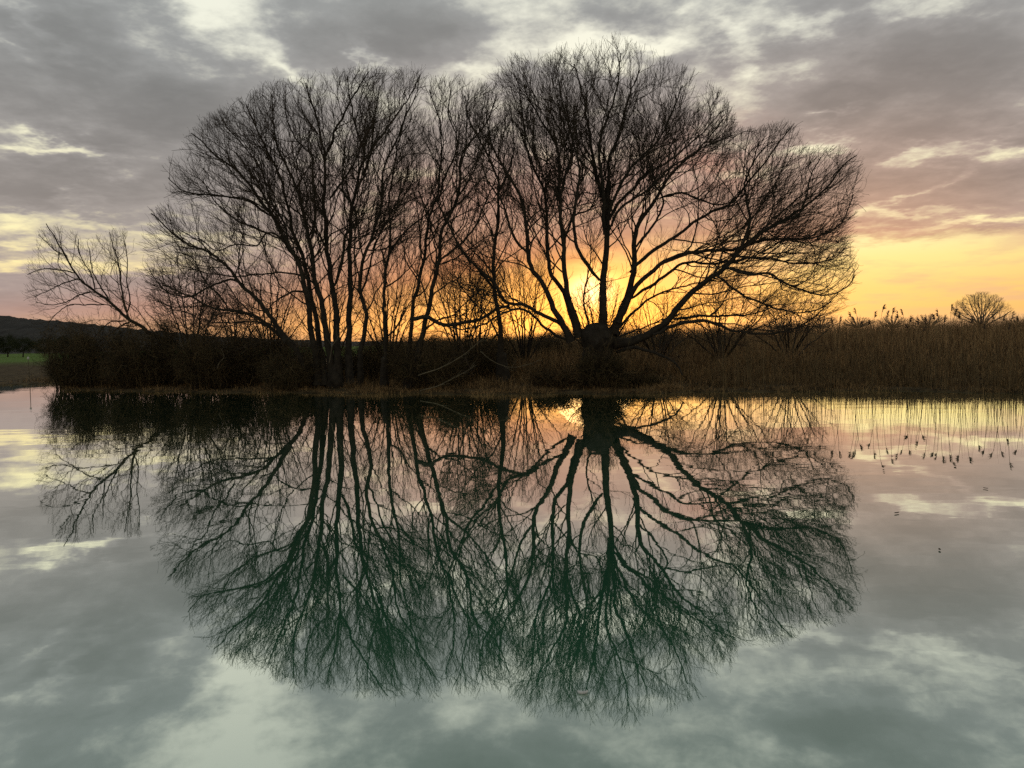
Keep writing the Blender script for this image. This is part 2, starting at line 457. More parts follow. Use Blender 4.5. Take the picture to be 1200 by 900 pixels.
# ---- the great pollard on the right
T1 = dict(
    trunk=[(700, 472, 44), (701, 450, 38), (700, 430, 33), (700, 412, 34), (701, 402, 37), (702, 393, 36), (704, 386, 27), (706, 381, 15), (707, 379, 6)],
    poly=[(668, 455), (640, 410), (560, 395), (505, 370), (520, 300), (515, 240), (535, 190), (545, 140), (560, 110), (575, 90), (600, 66), (640, 62), (672, 50), (700, 44), (727, 42), (750, 52), (775, 64), (800, 76), (825, 88), (850, 112), (864, 150), (885, 148), (915, 140), (935, 147), (940, 168), (960, 172), (985, 168), (1000, 182), (1010, 194), (1008, 215), (1008, 225), (1000, 250), (990, 275), (1001, 310), (1005, 335), (990, 350), (975, 375), (940, 392), (880, 402), (800, 422), (740, 450)],
    limbs=[
        ([(705, 392), (706, 350), (707, 300), (709, 258), (702, 230), (692, 190), (686, 150), (681, 110), (673, 75)], 14, 1.5, (0, 1.0)),
        ([(708, 275), (706, 225), (699, 185), (701, 158), (711, 130), (722, 95), (728, 62)], 7, 1.4, (0, -1.5)),
        ([(709, 262), (714, 225), (716, 190), (724, 172), (730, 150), (738, 115), (750, 82)], 7, 1.4, (0, 0.5)),
        ([(709, 262), (718, 235), (728, 210), (745, 190), (770, 165), (785, 135), (800, 100)], 6, 1.3, (0, -2.5)),
        ([(710, 268), (722, 242), (740, 222), (755, 205), (780, 188), (815, 160), (845, 130)], 6.5, 1.3, (0, 2.0)),
        ([(712, 275), (724, 250), (737, 238), (760, 222), (790, 195), (830, 172), (858, 158)], 5, 1.2, (0, -3.0)),
        ([(677, 394), (665, 345), (660, 300), (660, 283), (655, 250), (653, 215), (654, 180), (645, 155), (630, 130), (614, 100)], 11, 1.4, (0, -1.2)),
        ([(660, 285), (668, 265), (673, 252), (690, 244), (698, 225), (695, 195)], 4.5, 1.3, (-.3, 2)),
        ([(655, 235), (664, 200), (668, 178), (662, 150), (652, 120), (645, 85)], 4.5, 1.2, (-.7, 1.5)),
        ([(703, 328), (688, 305), (680, 288), (676, 262), (677, 230), (680, 200), (671, 170), (662, 135), (655, 95)], 7, 1.3, (0, -2.2)),
        ([(675, 392), (657, 345), (643, 325), (636, 300), (637, 260), (634, 225), (626, 205), (618, 180), (612, 150), (608, 115), (602, 85)], 9, 1.4, (0, 1.5)),
        ([(669, 400), (652, 365), (640, 340), (625, 315), (618, 290), (617, 255), (612, 235), (600, 210), (588, 190), (575, 165), (570, 130)], 11, 1.4, (0, -0.8)),
        ([(618, 296), (605, 283), (597, 262), (590, 240), (580, 225), (568, 200), (560, 170)], 5, 1.2, (-.4, -2.5)),
        ([(665, 386), (640, 372), (615, 358), (600, 357), (588, 352), (578, 332), (560, 316), (545, 300), (534, 282), (527, 265), (520, 248)], 7.5, 1.4, (0, -1.0)),
        ([(665, 400), (640, 386), (614, 364), (590, 368), (565, 382), (540, 386), (515, 380)], 5.5, 1.5, (0, -2.0)),
        ([(718, 392), (728, 365), (738, 340), (742, 310), (741, 290), (748, 265), (754, 253), (766, 236), (778, 218), (785, 205), (802, 188), (825, 168), (848, 140)], 13, 1.4, (0, 0.8)),
        ([(742, 290), (760, 270), (770, 255), (776, 240), (775, 225), (764, 208), (762, 180), (770, 150)], 5, 1.3, (.2, 2.6)),
        ([(774, 232), (800, 226), (818, 232), (838, 238), (855, 236), (868, 222)], 4.5, 1.3, (.5, -2)),
        ([(738, 320), (760, 300), (778, 288), (800, 275), (820, 260), (840, 247), (858, 240), (872, 222), (892, 196), (915, 165), (928, 148)], 7, 1.3, (0, -1.8)),
        ([(724, 378), (744, 338), (760, 322), (780, 306), (800, 296), (830, 292), (852, 293), (885, 283), (920, 280), (955, 276), (985, 258), (1000, 228)], 9, 1.4, (0, -1.0)),
        ([(735, 352), (762, 336), (788, 320), (805, 309), (840, 308), (872, 300), (905, 302), (940, 310), (972, 305), (992, 290)], 6, 1.3, (0, 1.6)),
        ([(722, 404), (745, 402), (765, 392), (785, 378), (800, 356), (820, 338), (838, 322), (856, 307), (872, 288), (890, 275), (916, 261), (938, 244), (957, 229), (976, 209), (992, 190), (1004, 182)], 14, 1.3, (0, -2.2)),
        ([(868, 293), (874, 272), (876, 252), (871, 230), (868, 213), (880, 190), (900, 168)], 6, 1.4, (-1.5, -1.5)),
        ([(912, 263), (935, 250), (945, 228), (950, 205), (962, 184)], 3.5, 1.2, (-1.9, -3.2)),
        ([(850, 312), (875, 322), (900, 322), (920, 334), (945, 342), (970, 348), (990, 338), (1002, 322)], 5, 1.3, (-1.4, -2.8)),
        ([(838, 322), (862, 338), (885, 348), (910, 358), (935, 364), (960, 360), (982, 345)], 4.5, 1.3, (-1.2, -0.2)),
        ([(790, 374), (820, 372), (850, 372), (880, 370), (905, 360)], 5, 1.6, (-.6, 1.0)),
        ([(765, 392), (800, 378), (830, 376), (860, 386), (890, 390), (920, 388), (945, 377), (965, 362)], 7, 1.5, (-.6, -2.6)),
        ([(722, 388), (740, 368), (757, 352), (776, 341), (802, 335), (832, 328), (860, 330)], 5, 1.4, (0, 2.2)),
        ([(722, 396), (745, 388), (770, 378), (800, 368)], 3.5, 1.3, (0, 1.8)),
        ([(722, 412), (742, 408), (770, 415), (790, 425), (800, 440)], 7, 2, (0, -1.5)),
        ([(690, 385), (685, 355), (688, 330), (694, 300), (690, 270)], 4, 1.2, (.1, 1.8)),
    ])
D1 = 27.0
make_tree('willow_tree', 'tallest bare willow with a stout pollarded trunk in front of the setting sun', on_water(702, 464) * 0 + [at(702, 450, D1)[0], D1, 0.2], D1,
          T1['trunk'], T1['limbs'], T1['poly'], 5.0, (705, 400), 21, dens=1.2, f0=.16)

# ---- the many stemmed tree on the left
T2 = dict(
    poly=[(340, 455), (250, 400), (180, 378), (167, 340), (167, 275), (182, 242), (200, 215), (192, 192), (215, 168), (222, 152), (250, 130), (285, 114), (310, 97), (340, 94), (370, 84), (400, 82), (425, 74), (450, 82), (475, 78), (495, 87), (502, 110), (505, 150), (500, 200), (490, 260), (480, 330), (470, 400), (420, 455)],
    limbs=[
        ([(374, 450), (369, 405), (365, 370), (360, 340), (350, 315), (340, 290), (325, 262), (310, 243), (300, 225), (285, 207), (265, 190), (248, 178), (234, 165), (224, 156)], 12, 1.4, (0, -1.5)),
        ([(318, 253), (300, 240), (285, 232), (265, 228), (248, 226), (230, 225), (213, 221), (197, 208)], 4, 1.2, (-.8, -2.6)),
        ([(316, 275), (300, 266), (281, 260), (266, 246), (252, 232), (238, 210)], 4, 1.2, (-.7, 1.0)),
        ([(346, 302), (330, 280), (312, 274), (300, 290), (276, 288), (255, 294), (235, 280)], 3.5, 1.2, (-.5, -3)),
        ([(381, 452), (375, 400), (370, 360), (362, 325), (350, 290), (342, 265), (335, 235), (332, 215), (322, 195), (313, 178), (300, 150), (288, 122)], 11, 1.4, (0, 1.2)),
        ([(393, 448), (385, 400), (380, 360), (372, 335), (368, 300), (366, 280), (358, 250), (354, 230), (345, 215), (335, 195), (325, 172), (320, 145), (318, 110)], 12, 1.4, (0, -0.8)),
        ([(366, 278), (370, 255), (370, 230), (368, 205), (366, 180), (350, 160), (338, 135), (335, 105)], 5, 1.3, (-.4, 2)),
        ([(398, 448), (398, 390), (395, 350), (390, 310), (385, 270), (382, 240), (384, 215), (382, 185), (378, 165), (371, 140), (365, 118), (358, 97)], 13, 1.5, (0, 0.6)),
        ([(386, 234), (400, 215), (410, 200), (418, 185), (428, 162), (440, 135)], 4.5, 1.2, (.4, 2.2)),
        ([(382, 182), (390, 165), (391, 155), (400, 140), (406, 126), (417, 106), (432, 84)], 5, 1.3, (.6, -1.2)),
        ([(409, 452), (409, 390), (412, 350), (413, 310), (414, 270), (415, 245), (420, 225), (425, 200), (428, 180), (422, 160), (418, 145), (413, 122), (407, 90)], 12, 1.5, (0, 1.8)),
        ([(425, 206), (430, 190), (436, 178), (437, 160), (440, 135), (445, 100)], 4.5, 1.2, (.9, 0)),
        ([(436, 174), (452, 154), (465, 135), (476, 120), (486, 103), (492, 88)], 4, 1.2, (.8, 3)),
        ([(420, 450), (423, 405), (428, 370), (420, 335), (426, 300), (434, 278), (442, 258), (448, 238), (450, 210), (456, 185), (466, 163), (474, 142), (487, 112)], 9, 1.4, (0, -2.0)),
        ([(392, 335), (400, 300), (404, 275), (415, 262), (408, 240), (398, 225), (400, 195), (405, 165)], 6, 1.3, (0, -2.4)),
        ([(420, 350), (428, 330), (440, 290), (452, 262), (470, 225), (480, 190)], 4, 1.2, (.5, 3)),
        ([(362, 446), (345, 408), (325, 392), (300, 372), (275, 365), (250, 362), (226, 350), (206, 341), (190, 334)], 9, 1.6, (0, -2.0)),
        ([(335, 398), (316, 370), (300, 350), (285, 335), (270, 315), (255, 300), (240, 292), (224, 288), (205, 275), (190, 260), (177, 250)], 8, 1.5, (-.8, -2.4)),
        ([(286, 337), (270, 328), (255, 332), (240, 338), (222, 346), (200, 345), (182, 330), (175, 315)], 4, 1.3, (-1.2, -0.5)),
        ([(266, 360), (255, 345), (243, 335), (232, 315), (222, 300), (205, 295)], 3.2, 1.2, (-1.6, -3.4)),
        ([(362, 345), (348, 340), (335, 345), (320, 355), (310, 365), (296, 360)], 4, 1.3, (0, -1)),
        ([(372, 335), (355, 325), (330, 320), (300, 322), (270, 325), (240, 320), (215, 312)], 3.5, 1.2, (0, 2.0)),
        ([(350, 410), (325, 385), (300, 378), (270, 380), (240, 376), (215, 365), (195, 362)], 4, 1.3, (0, 1.5)),
        ([(340, 290), (334, 262), (315, 230), (308, 200), (290, 175), (270, 155), (258, 135)], 4, 1.2, (-.6, 1.8)),
    ])
D2 = 29.0
make_tree('willow_tree', 'broad bare willow with many stems fanning up from one stool left of the sunset', [at(395, 445, D2)[0], D2, 0.2], D2,
          [(394, 462, 24), (394, 446, 20), (393, 436, 14), (393, 428, 8)], T2['limbs'], T2['poly'], 4.8, (392, 400), 22, dens=1.15, f0=.2)

# ---- slimmer trees between the two crowns
T3poly = [(440, 440), (432, 350), (442, 280), (457, 200), (470, 150), (490, 112), (500, 92), (530, 88), (555, 96), (580, 98), (600, 112), (600, 170), (600, 240), (592, 300), (600, 370), (560, 400), (500, 440)]
D3 = 28.0
make_tree('willow_tree', 'slender twin stemmed bare willow in the gap between the two broad crowns', [at(483, 440, D3)[0], D3, 0.2], D3, [(482, 458, 24), (482, 440, 20), (483, 424, 13)],
          [([(478, 440), (480, 400), (488, 350), (497, 310), (500, 280), (505, 250), (512, 233), (515, 213), (517, 185), (516, 150), (511, 128), (503, 105)], 8, 1.4, (0, 1)),
           ([(513, 236), (520, 203), (530, 182), (533, 160), (526, 135), (528, 105)], 4, 1.2, (.4, -1.5)),
           ([(486, 442), (493, 400), (502, 360), (510, 320), (514, 300), (516, 275), (525, 255), (533, 235), (537, 213), (537, 190), (546, 170), (558, 158), (570, 143), (582, 112)], 10, 1.4, (0, -1)),
           ([(514, 306), (530, 295), (545, 282), (560, 265), (567, 250), (573, 233), (580, 218), (590, 195)], 4.5, 1.3, (-.4, -2)),
           ([(514, 310), (535, 300), (555, 285), (575, 275), (592, 272)], 3, 1.1, (-.4, 2)),
           ([(533, 237), (548, 216), (556, 203), (562, 180), (565, 150)], 3.5, 1.2, (-.7, 1.8)),
           ([(538, 200), (545, 170), (545, 140), (550, 110)], 3, 1.1, (-.8, -2.5)),
           ([(484, 412), (500, 388), (512, 378), (530, 372), (552, 350), (570, 335)], 4, 1.3, (0, 1))],
          T3poly, 3.8, (485, 420), 23, dens=1.05, f0=.15)
make_tree('willow_tree', 'thin straight bare willow stem just right of the many stemmed tree', [at(450, 435, 28.4)[0], 28.4, 0.2], 28.4, [(449, 460, 14), (450, 440, 10), (451, 420, 8)],
          [([(451, 432), (451, 400), (450, 370), (450, 330), (452, 305), (458, 290), (459, 270), (458, 240), (462, 215), (465, 195), (470, 165), (476, 130)], 7, 1.3, (0, -.8)),
           ([(455, 300), (470, 275), (485, 262), (500, 250), (508, 232), (512, 205)], 3.5, 1.1, (0, 1.5)),
           ([(450, 337), (462, 328), (476, 317), (490, 300)], 3, 1.1, (0, -1.4)),
           ([(451, 395), (462, 385), (472, 368), (485, 350), (492, 335)], 3.4, 1.1, (0, 1))],
          [(440, 440), (432, 330), (440, 250), (452, 180), (466, 120), (490, 120), (520, 180), (520, 260), (500, 330), (500, 400), (470, 440)], 2.6, (450, 420), 24, dens=1.15, f0=.15)
make_tree('willow_tree', 'thin crooked bare willow left of the pollard with a stem leaning left', [at(588, 430, 28.6)[0], 28.6, 0.2], 28.6, [(590, 455, 16), (589, 435, 13), (588, 415, 11)],
          [([(589, 425), (585, 388), (580, 350), (578, 320), (578, 290), (584, 262), (585, 238), (583, 220), (578, 205), (572, 188), (560, 165), (548, 140), (545, 112)], 9, 1.4, (0, -.8)),
           ([(584, 228), (592, 210), (600, 190), (603, 165), (598, 130)], 4, 1.2, (-.4, 1.5)),
           ([(579, 338), (560, 318), (545, 300), (535, 283), (527, 265), (516, 243), (505, 222)], 5.5, 1.2, (0, -1.5)),
           ([(578, 322), (590, 305), (605, 295), (620, 285)], 3, 1.1, (0, 1.5)),
           ([(586, 400), (570, 370), (555, 355), (540, 335), (532, 318)], 3.5, 1.2, (0, 1.6)),
           ([(580, 280), (572, 258), (560, 240), (548, 230)], 3, 1.1, (-.2, 1.5))],
          [(580, 440), (530, 380), (505, 300), (500, 215), (520, 150), (540, 100), (600, 110), (615, 200), (630, 290), (610, 370), (600, 440)], 3.0, (588, 410), 25, dens=.85, f0=.15)

# ---- the leaning tree far left
D0 = 37.0
make_tree('willow_tree', 'small bare willow leaning far out to the left over the bramble bank', [at(205, 425, D0)[0], D0, 0.3], D0, None,
          [([(222, 430), (208, 408), (196, 398), (180, 391), (160, 378), (143, 366), (125, 350), (110, 340), (95, 328), (86, 315), (78, 300), (68, 285), (59, 270), (54, 262)], 9, 1.2, (0, -1)),
           ([(150, 372), (145, 352), (141, 332), (138, 312), (133, 292), (128, 272)], 3.5, 1.0, (-.3, 1)),
           ([(148, 370), (152, 350), (148, 330), (150, 305), (146, 285)], 2.6, 1.0, (-.3, -1.5)),
           ([(130, 355), (121, 340), (112, 325), (106, 310), (104, 290)], 3, 1.0, (-.4, .6)),
           ([(88, 320), (72, 317), (56, 316), (42, 318), (32, 322)], 2.6, .9, (-.6, -1.5)),
           ([(108, 342), (90, 347), (75, 354), (60, 357), (42, 354)], 2.6, .9, (-.5, 1)),
           ([(122, 357), (100, 358), (82, 357), (68, 366), (56, 378)], 2.4, .9, (-.4, -1.8)),
           ([(146, 376), (130, 377), (118, 388), (110, 396)], 2.6, 1, (-.3, -1.5)),
           ([(152, 378), (140, 384), (124, 396), (112, 404)], 3, 1, (-.3, 1)),
           ([(92, 326), (76, 333), (60, 341), (40, 348)], 2.4, .9, (-.6, .5)),
           ([(78, 300), (62, 292), (50, 280), (45, 275)], 2, .9, (-.8, .5)),
           ([(112, 340), (108, 320), (95, 300), (92, 280)], 2.4, .9, (-.5, -.8))],
          [(215, 420), (150, 398), (100, 402), (50, 392), (32, 376), (28, 330), (30, 300), (45, 272), (60, 260), (85, 270), (100, 282), (125, 267), (150, 270), (158, 290), (160, 330), (165, 360), (190, 390)], 2.6, (190, 400), 26, twig=WILLOW_TWIG, dens=.88, thick=.95, levels=3, f0=0.15)

# ---- scrubby saplings behind, seen as a fine mesh between the stems


def scrub_tree(px, ytop, halfw, D, seed, label, ybase=420):
    g = np.random.default_rng(seed)
    limbs = []
    n = 9
    for i in range(n):
        f = (i - (n - 1) / 2) / ((n - 1) / 2) + g.normal(0, .08)
        x1 = px + f * halfw * 0.85
        y1 = ybase - (ybase - ytop) * (0.94 - 0.42 * f * f) * g.uniform(.85, 1)
        bx = px + f * 6
        limbs.append(([(bx, ybase), (bx + (x1 - bx) * .32, ybase + (y1 - ybase) * .36), (bx + (x1 - bx) * .68, ybase + (y1 - ybase) * .68), (x1, y1)], 3.2, .7, (0, g.uniform(-2.2, 2.2))))
    poly = [(px + halfw * math.cos(t) * (1 + .1 * math.sin(5 * t + seed)), (ybase - 10) - (ybase - 10 - ytop) * max(-.05, math.sin(t)) ** .8 if math.sin(t) > 0 else ybase + 8) for t in np.linspace(-.2, pi + .2, 24)]
    return make_tree('bare_sapling', label, [at(px, ybase, D)[0], D, 0.3], D, None, limbs, poly, 3.0, (px, ybase), seed, group='saplings behind the big willows', dens=0.8, levels=3, f0=0.1)


scrub_tree(225, 275, 62, 37, 41, 'bare sapling behind the bramble bank left of the many stemmed willow')
scrub_tree(318, 292, 58, 36, 42, 'bare sapling close behind the left side of the many stemmed willow')
scrub_tree(540, 260, 60, 36, 44, 'bare sapling behind the slender willows between the two broad crowns')
scrub_tree(455, 285, 52, 37, 43, 'bare sapling behind the right side of the many stemmed willow')
scrub_tree(845, 318, 70, 35, 45, 'low bare sapling behind the big limb right of the pollard')
scrub_tree(615, 285, 48, 37, 46, 'bare sapling behind the limbs left of the pollard trunk')
scrub_tree(388, 285, 50, 38, 47, 'bare sapling straight behind the foot of the many stemmed willow')
scrub_tree(925, 340, 60, 36, 48, 'low bare sapling behind the right end of the pollard crown')
scrub_tree(772, 335, 44, 38, 49, 'low bare sapling just right of the pollard trunk')
scrub_tree(702, 322, 50, 38, 51, 'low bare sapling straight behind the pollard in front of the sun')
scrub_tree(560, 322, 40, 38.5, 52, 'low bare sapling behind the fallen limb left of the pollard')
scrub_tree(275, 330, 60, 39, 50, 'low bare sapling behind the low left limbs of the many stemmed willow')

# ------------------------------------------------------------------ brambles, grass and reeds


def thicket(px, ytop, D, halfw_px, depth, label, seed, leaf=LEAF, canes=320, leaves=1900, group='bramble thickets on the far bank', name='bramble_bush', cat='bush'):
    g = np.random.default_rng(seed)
    base = at(px, 440, D)
    zb = float(ground_z(base[0], D))
    w = halfw_px * D / F_PX
    top = at(px, ytop, D)[2]
    hh = top - zb
    root = empty(name, (base[0], D, zb - 0.05), label, cat, group)
    N = canes
    a = g.uniform(0, 2 * pi, N); r = np.sqrt(g.uniform(0, 1, N)) * 0.7
    P0 = np.stack([base[0] + np.cos(a) * r * w, D + np.sin(a) * r * depth, np.full(N, zb - .1)], -1)
    P0[:, 2] = ground_z(P0[:, 0], P0[:, 1]) - 0.08
    out_ = np.stack([np.cos(a) * w, np.sin(a) * depth, np.zeros(N)], -1) * (1 - r)[:, None] * g.uniform(.5, 1.5, (N, 1))
    hpk = hh * np.sqrt(np.clip(1 - r * r, 0.15, 1)) * g.uniform(.4, 1.08, N) * (1 + .16 * np.sin(3 * a + seed))
    hpk[:60] *= g.uniform(1.05, 1.6, 60)
    t = np.linspace(0, 1, 10)[None, :, None]
    P = P0[:, None] + out_[:, None] * t
    P[..., 2] += hpk[:, None] * np.sin(np.linspace(0, 1, 10) * g.uniform(1.6, 2.5, (N, 1)))
    P += np.cumsum(g.normal(0, .05, P.shape), 1)
    mb = MB()
    Rr = taper(N, 10, g.uniform(.006, .014, N), np.full(N, .003))
    mb.tubes(P, Rr, 4)
    p, d, rem, pr = spawn(P, Rr, np.full(N, hh * 1.3), 0.16, 0.2, 50, 18, g)
    P2, L2 = grow(p, d, g.uniform(.2, .6, len(p)) * min(1, hh), 4, None, base, .05, .05, .22, g)
    mb.tubes(P2, taper(len(P2), 4, np.full(len(P2), .0055), np.full(len(P2), .003)), 3)
    mb.build('stems', CANE, root)
    # small leaves hanging on the canes
    i, j = g.integers(0, len(P2), leaves), g.integers(1, 4, leaves)
    c = P2[i, j] + g.normal(0, .05, (leaves, 3))
    u = nrm(g.normal(size=(leaves, 3))); v = nrm(np.cross(u, g.normal(size=(leaves, 3))))
    s = g.uniform(.014, .036, (leaves, 1))
    V = np.stack([c - u * s, c + v * s * .55, c + u * s * 1.1, c - v * s * .55], 1).reshape(-1, 3)
    lf = MB(); lf.add(V, np.arange(leaves * 4).reshape(-1, 4))
    lf.build('leaves', leaf, root, smooth=False)
    return root


TH = [
    (86, 396, 34.8, 26, 1.2, 'low dark bramble bush at the far left tip of the bank', LEAF),
    (124, 384, 34.5, 36, 1.6, 'dark bramble bush on the bank under the leaning willow trunk', LEAF),
    (168, 396, 33.0, 34, 1.5, 'rusty bramble bush at the water beside the leaning willow base', LEAF_RUST),
    (212, 380, 34.6, 38, 1.7, 'tall bramble bush behind the leaning willow base', LEAF),
    (252, 397, 31.6, 36, 1.5, 'rounded bramble bush at the water left of the many stemmed willow', LEAF_RUST),
    (300, 388, 32.5, 40, 1.7, 'dark bramble bush under the low left limbs of the many stemmed willow', LEAF),
    (345, 416, 29.3, 30, 1.1, 'low bramble bush at the left foot of the many stemmed willow', LEAF),
    (432, 402, 33.0, 40, 1.5, 'bramble bush behind the right foot of the many stemmed willow', LEAF),
    (505, 406, 28.0, 36, 1.3, 'olive bramble bush at the foot of the slender twin stemmed willow', LEAF),
    (560, 400, 31.0, 38, 1.4, 'bramble bush under the fallen limb between the willows', LEAF),
    (606, 394, 45.0, 46, 2.2, 'dark bramble bush beyond the foot of the crooked willow stem', LEAF),
    (660, 393, 46.0, 46, 2.2, 'dark bramble bush beyond the left side of the pollard trunk', LEAF_RUST),
    (745, 392, 46.0, 44, 2.2, 'dark bramble bush beyond the right side of the pollard trunk', LEAF),
    (812, 394, 44.0, 46, 2.2, 'dark bramble bush beyond the big right limb of the pollard', LEAF_RUST),
    (706, 418, 25.5, 20, .5, 'bramble tangle growing up the front of the pollard trunk', LEAF),
    (322, 391, 47.0, 50, 2.2, 'dark bramble bush far behind the left low limbs of the many stemmed willow', LEAF),
    (470, 392, 46.0, 50, 2.2, 'dark bramble bush far behind the thin straight willow stem', LEAF),
    (648, 436, 26.2, 20, .6, 'small low bramble mound hugging the left of the pollard trunk', LEAF_RUST),
    (752, 440, 26.2, 22, .6, 'small low bramble mound hugging the right of the pollard trunk', LEAF),
]
for i, (px, yt, D, hw, dp, lab, lf) in enumerate(TH):
    thicket(px, yt, D, hw, dp, lab, 60 + i, lf)


def blades(n, x0, x1, dens_fn, hfn, width, seed, lean=.25, segs=4):
    """thin bent blades rooted on the bank"""
    g = np.random.default_rng(seed)
    X = g.uniform(x0, x1, n)
    Dd = dens_fn(g, X)
    Y = shore(X) + Dd
    Z = ground_z(X, Y) - .04
    H = hfn(g, X, Dd)
    k = H > .05
    X, Y, Z, H = X[k], Y[k], Z[k], H[k]
    n = len(X)
    t = np.linspace(0, 1, segs)
    ang = g.uniform(0, 2 * pi, n); ln = np.abs(g.normal(0, lean, n)) * H
    bx, by = np.cos(ang) * ln, np.sin(ang) * ln
    P = np.empty((n, segs, 3))
    P[..., 0] = X[:, None] + bx[:, None] * t ** 1.8
    P[..., 1] = Y[:, None] + by[:, None] * t ** 1.8
    P[..., 2] = Z[:, None] + H[:, None] * t * (1 - .25 * (ln / np.maximum(H, .01))[:, None] * t)
    wd = g.uniform(.6, 1.3, n) * width
    side = g.uniform(0, pi, n)
    S = np.stack([np.cos(side), np.sin(side), np.zeros(n)], -1)[:, None] * (wd[:, None] * (1 - t * .85))[..., None] * .5
    V = np.stack([P - S, P + S], 2).reshape(-1, 3)
    b0 = (np.arange(n)[:, None] * segs + np.arange(segs - 1)[None]) * 2
    q = np.stack([b0, b0 + 1, b0 + 3, b0 + 2], -1).reshape(-1, 4)
    mb = MB(); mb.add(V, q)
    return mb


# rough matted grass along the water, short at the edge
mb = blades(120000, -27, 22, lambda g, X: g.uniform(0, 1, len(X)) ** 1.4 * 13 + .02,
            lambda g, X, d: np.minimum(.09 + .05 * d, .5) * g.uniform(.5, 1.5, len(X)) * (1 + .8 * np.sin(X * 1.9 + 1.2 * np.sin(d * 1.3)) * np.sin(d * 2.1 + X * .6)) * (g.uniform(0, 1, len(X)) < np.interp(X, [-24, -10, -5], [.25, .35, 1.0])), .022, 71, .9)
tag(mb.build('rough_grass', GRASS_DRY, smooth=False), 'matted dead brown grass along the far bank', 'grass', kind='stuff')
# rank overhanging tussocks at the very edge
mb = blades(9000, -24, 21, lambda g, X: g.uniform(0.02, 1.0, len(X)), lambda g, X, d: g.uniform(.06, .30, len(X)) * (0.6 + .5 * np.sin(X * 2.3) * np.sin(X * .9)) * (g.uniform(0, 1, len(X)) < np.interp(X, [-24, -10, -5], [.2, .35, 1.0])), .014, 72, .9)
tag(mb.build('waterside_grass', GRASS_DRY, smooth=False), 'pale dead grass hanging over the edge of the water', 'grass', kind='stuff')
# the reed bed, low at the front and tall behind


def reed_h(g, X, d):
    env = np.minimum(.14 + .070 * d, 2.15)
    right = np.clip((X - 1.0) / 4, 0, 1) * .2 + .8
    return env * right * np.where(g.uniform(0, 1, len(X)) < .85, g.uniform(.7, 1.0, len(X)), g.uniform(.9, 1.12, len(X)))


mb = blades(105000, -9, 60, lambda g, X: 2 + 58 * g.uniform(0, 1, len(X)) ** 1.05, reed_h, .024, 73, .34, 5)
tag(mb.build('reed_bed', REED, smooth=False), 'dense brown winter reed bed filling the right bank', 'reeds', kind='stuff')
# thin scattered stems standing in front, which the water mirrors one by one
mb = blades(1050, 6.5, 19, lambda g, X: g.uniform(.05, 2.6, len(X)), lambda g, X, d: g.uniform(.7, 2.1, len(X)), .014, 74, .12, 6)
tag(mb.build('waterside_reeds', REED_TALL, smooth=False), 'thin reed stems standing along the edge of the water', 'reeds', kind='stuff')


# tall seeded reeds, one by one
def seed_reed(px, ytop, lean, seed):
    g = np.random.default_rng(seed)
    X0 = None
    D = float(shore((px - 600) / F_PX * 22)) + g.uniform(1.0, 4.2)
    tip = at(px, ytop, D)
    bx = tip[0] - lean
    zb = float(ground_z(bx, D)) - .05
    root = empty('reed', (bx, D, zb), 'tall reed with a feathery brown seed head above the reed bed', 'reed', 'tall seeded reeds')
    t = np.linspace(0, 1, 10)
    P = np.stack([bx + lean * t ** 2.2, np.full(10, D) + .05 * t, zb + (tip[2] - zb) * t], -1)
    mb = MB(); mb.tubes(P[None], taper(1, 10, [.0085], [.0045]), 5)
    mb.build('stem', REED_TALL, root)
    # feathery head: drooping spikelets around the tip
    n = 24
    f = g.uniform(.92, 1.0, n)
    p = np.stack([np.interp(f, t, P[:, k]) for k in range(3)], -1)
    dr = np.sign(lean) if lean else 1
    d = nrm(np.stack([dr * g.uniform(.1, .9, n), g.normal(0, .35, n), g.uniform(.2, 1.0, n)], -1))
    P2, _ = grow(p, d, g.uniform(.05, .13, n), 4, None, np.array([0, 0, -100.]), 0, -.14, .1, g)
    mb = MB(); mb.tubes(P2, np.tile(np.array([.004, .009, .006, .002]), (n, 1)), 4)
    mb.build('seed_head', HEAD, root)
    return root


heads = [(997, 366), (1003, 362), (1001, 372), (1026, 366), (1036, 359), (1041, 365), (1047, 362), (1053, 366), (1058, 363), (1096, 369), (1100, 364), (1116, 358), (1121, 363), (1126, 367), (1165, 368),
         (1178, 370), (1188, 367), (1194, 371), (985, 372), (976, 374), (1068, 371), (1077, 374), (1086, 373), (1108, 371), (1140, 372), (1150, 374), (1010, 378), (1020, 376), (1064, 380), (1156, 381), (1084, 384),
         (1184, 382), (962, 380), (948, 384), (935, 382), (1049, 385), (1110, 386), (1130, 388), (1005, 392), (1038, 395), (1174, 392), (1064, 398), (970, 396)]
for i, (px, py) in enumerate(heads[:34]):
    seed_reed(px, py, random.choice([-1, 1]) * random.uniform(.06, .28) * (1 if i % 3 else -1), 500 + i)


# fallen and bleached sticks, arching canes over the bank
def stick(pts, D, w0, w1, label, name, mtl, seed, cat, group=None, dy=0.5):
    g = np.random.default_rng(seed)
    n = len(pts)
    P = catmull([at(x, y, D + dy * i / n) for i, (x, y) in enumerate(pts)], .1)
    P = P + np.cumsum(g.normal(0, .006, P.shape), 0)
    root = empty(name, P[0], label, cat, group)
    s = D / F_PX / 2
    mb = MB(); Rr = taper(1, len(P), [w0 * s], [w1 * s]); mb.tubes(P[None], Rr, 6)
    mb.build('stem', mtl, root)
    L = np.linalg.norm(np.diff(P, axis=0), axis=1).sum()
    p, d, rem, pr = spawn(P[None], Rr, np.array([L]), .22, .3, 42, 12, g)
    P2, _ = grow(p, d, g.uniform(.15, .6, len(p)), 5, None, P[0] - [0, 0, 2], .05, .02, .15, g)
    mb = MB(); mb.tubes(P2, taper(len(P2), 5, np.full(len(P2), .008), np.full(len(P2), .004)), 4)
    mb.build('twigs', mtl, root)


